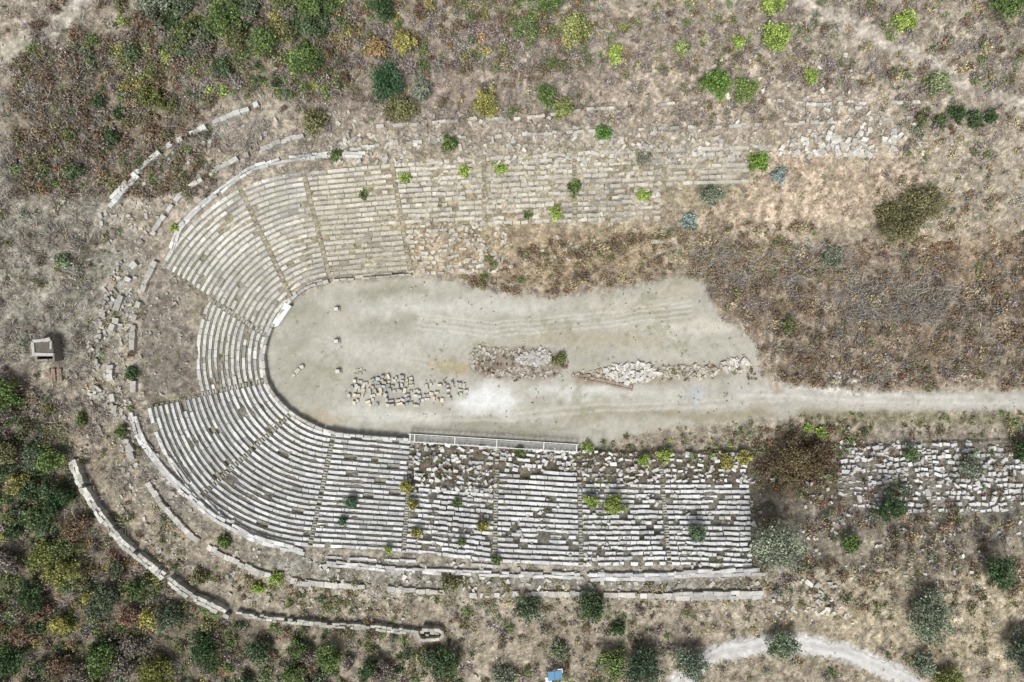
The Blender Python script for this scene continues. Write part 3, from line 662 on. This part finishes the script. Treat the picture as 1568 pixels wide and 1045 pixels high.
part('cross_beam',e,[W(A((a+(b-a)*t)[0]),A((a+(b-a)*t)[1]+4),z0+1.02) for t in(0.004,.03,.27,.52,.8,.996)],[(.12,1.25,.07)]*6,[ang]*6,(225,225,222),M_paint,0)
part('marble_slab',None,[W(A(433.),A(482.),.5),W(A(421.),A(497.),.3)],[(3.6,1.0,1.0),(.9,.7,.5)],[math.radians(57),.4],(232,232,229),M_stone,.05)
for (x,y) in((517,474),(517,523),(519,569)):
    e=empty('stone_pedestal',W(A(float(x)),A(float(y)),float(hz(x,y))),.05)
    part('base',e,[(0,0,.1)],[(.95,.75,.25)],col=(160,154,140),jit=.1)
    part('shaft',e,[(-.05,.02,.4)],[(.45,.42,.45)],col=(195,192,182),jit=.1)
    part('capital',e,[(-.05,.02,.66)],[(.58,.52,.12)],col=(208,206,198),jit=.1)
part('fallen_column_block',None,[W(A(456.),A(568.),.35),W(A(462.),A(562.),.3),W(A(450.),A(575.),.2)],[(.9,.5,.5),(.6,.5,.4),(.5,.4,.3)],[.8,.3,1],(200,194,181),M_stone,.2)
e=empty('rusty_lattice_beam',W(A(928.),A(586.),.35),math.radians(-13))
part('chord',e,[(0,.3,0),(0,-.3,0)],[(8.2,.08,.12)]*2,col=(160,112,100),mat=M_paint)
part('lacing',e,[(-3.6+1.8*i,0,.03) for i in range(5)],[(.9,.05,.06)]*5,[(.7 if i%2 else -.7) for i in range(5)],(160,116,104),M_paint)
part('end_plate',e,[(-4.15,0,0),(4.15,0,0)],[(.1,.75,.2)]*2,col=(160,112,100),mat=M_paint)
z=float(hz(848,1028,False));e=empty('tarpaulin_shelter',W(A(848.),A(1028.),z),.1)
part('tarp',e,[(-.45,.1,1.5),(.5,.1,1.42)],[(.9,1.3,.05),(1.1,1.2,.05)],[0,.02],(80,135,175),M_paint,.15)
part('sheet_roof',e,[(-.9,-.5,1.3),(.9,.6,1.3)],[(.9,.7,.05),(.7,.6,.05)],col=(215,218,218),mat=M_paint)
part('post',e,[(-1,-.4,.6),(1,-.4,.6),(-1,.6,.6),(1,.6,.6)],[(.08,.08,1.5)]*4,col=(110,90,70),mat=M_bark)
# ---------- light
sc=bpy.context.scene
w=bpy.data.worlds.new('World');sc.world=w;w.use_nodes=True;N=w.node_tree.nodes;Lk=w.node_tree.links
sky=N.new('ShaderNodeTexSky');sky.sky_type='NISHITA';sky.sun_disc=False;sky.sun_elevation=math.radians(58);sky.sun_rotation=math.radians(200);sky.dust_density=4;sky.air_density=1
hs=N.new('ShaderNodeHueSaturation');hs.inputs['Saturation'].default_value=.35
Lk.new(sky.outputs[0],hs.inputs['Color']);bg=N['Background'];Lk.new(hs.outputs[0],bg.inputs['Color']);bg.inputs['Strength'].default_value=.15
sl=bpy.data.lights.new('sun','SUN');sl.energy=4.0;sl.angle=math.radians(20);sl.color=(1,.985,.955)
so=bpy.data.objects.new('sun',sl);sc.collection.objects.link(so)
el=math.radians(58);az=math.radians(200)
from mathutils import Vector
d=Vector((math.sin(az)*math.cos(el),math.cos(az)*math.cos(el),math.sin(el)))
so.rotation_euler=d.to_track_quat('Z','Y').to_euler()
cam=bpy.data.cameras.new('camera');cam.sensor_width=36;cam.lens=36*HC/156.8;cam.clip_end=5000
co=bpy.data.objects.new('camera',cam);co.location=(0,0,HC);sc.collection.objects.link(co);sc.camera=co
sc.view_settings.view_transform='Standard';sc.view_settings.look='None';sc.view_settings.exposure=0
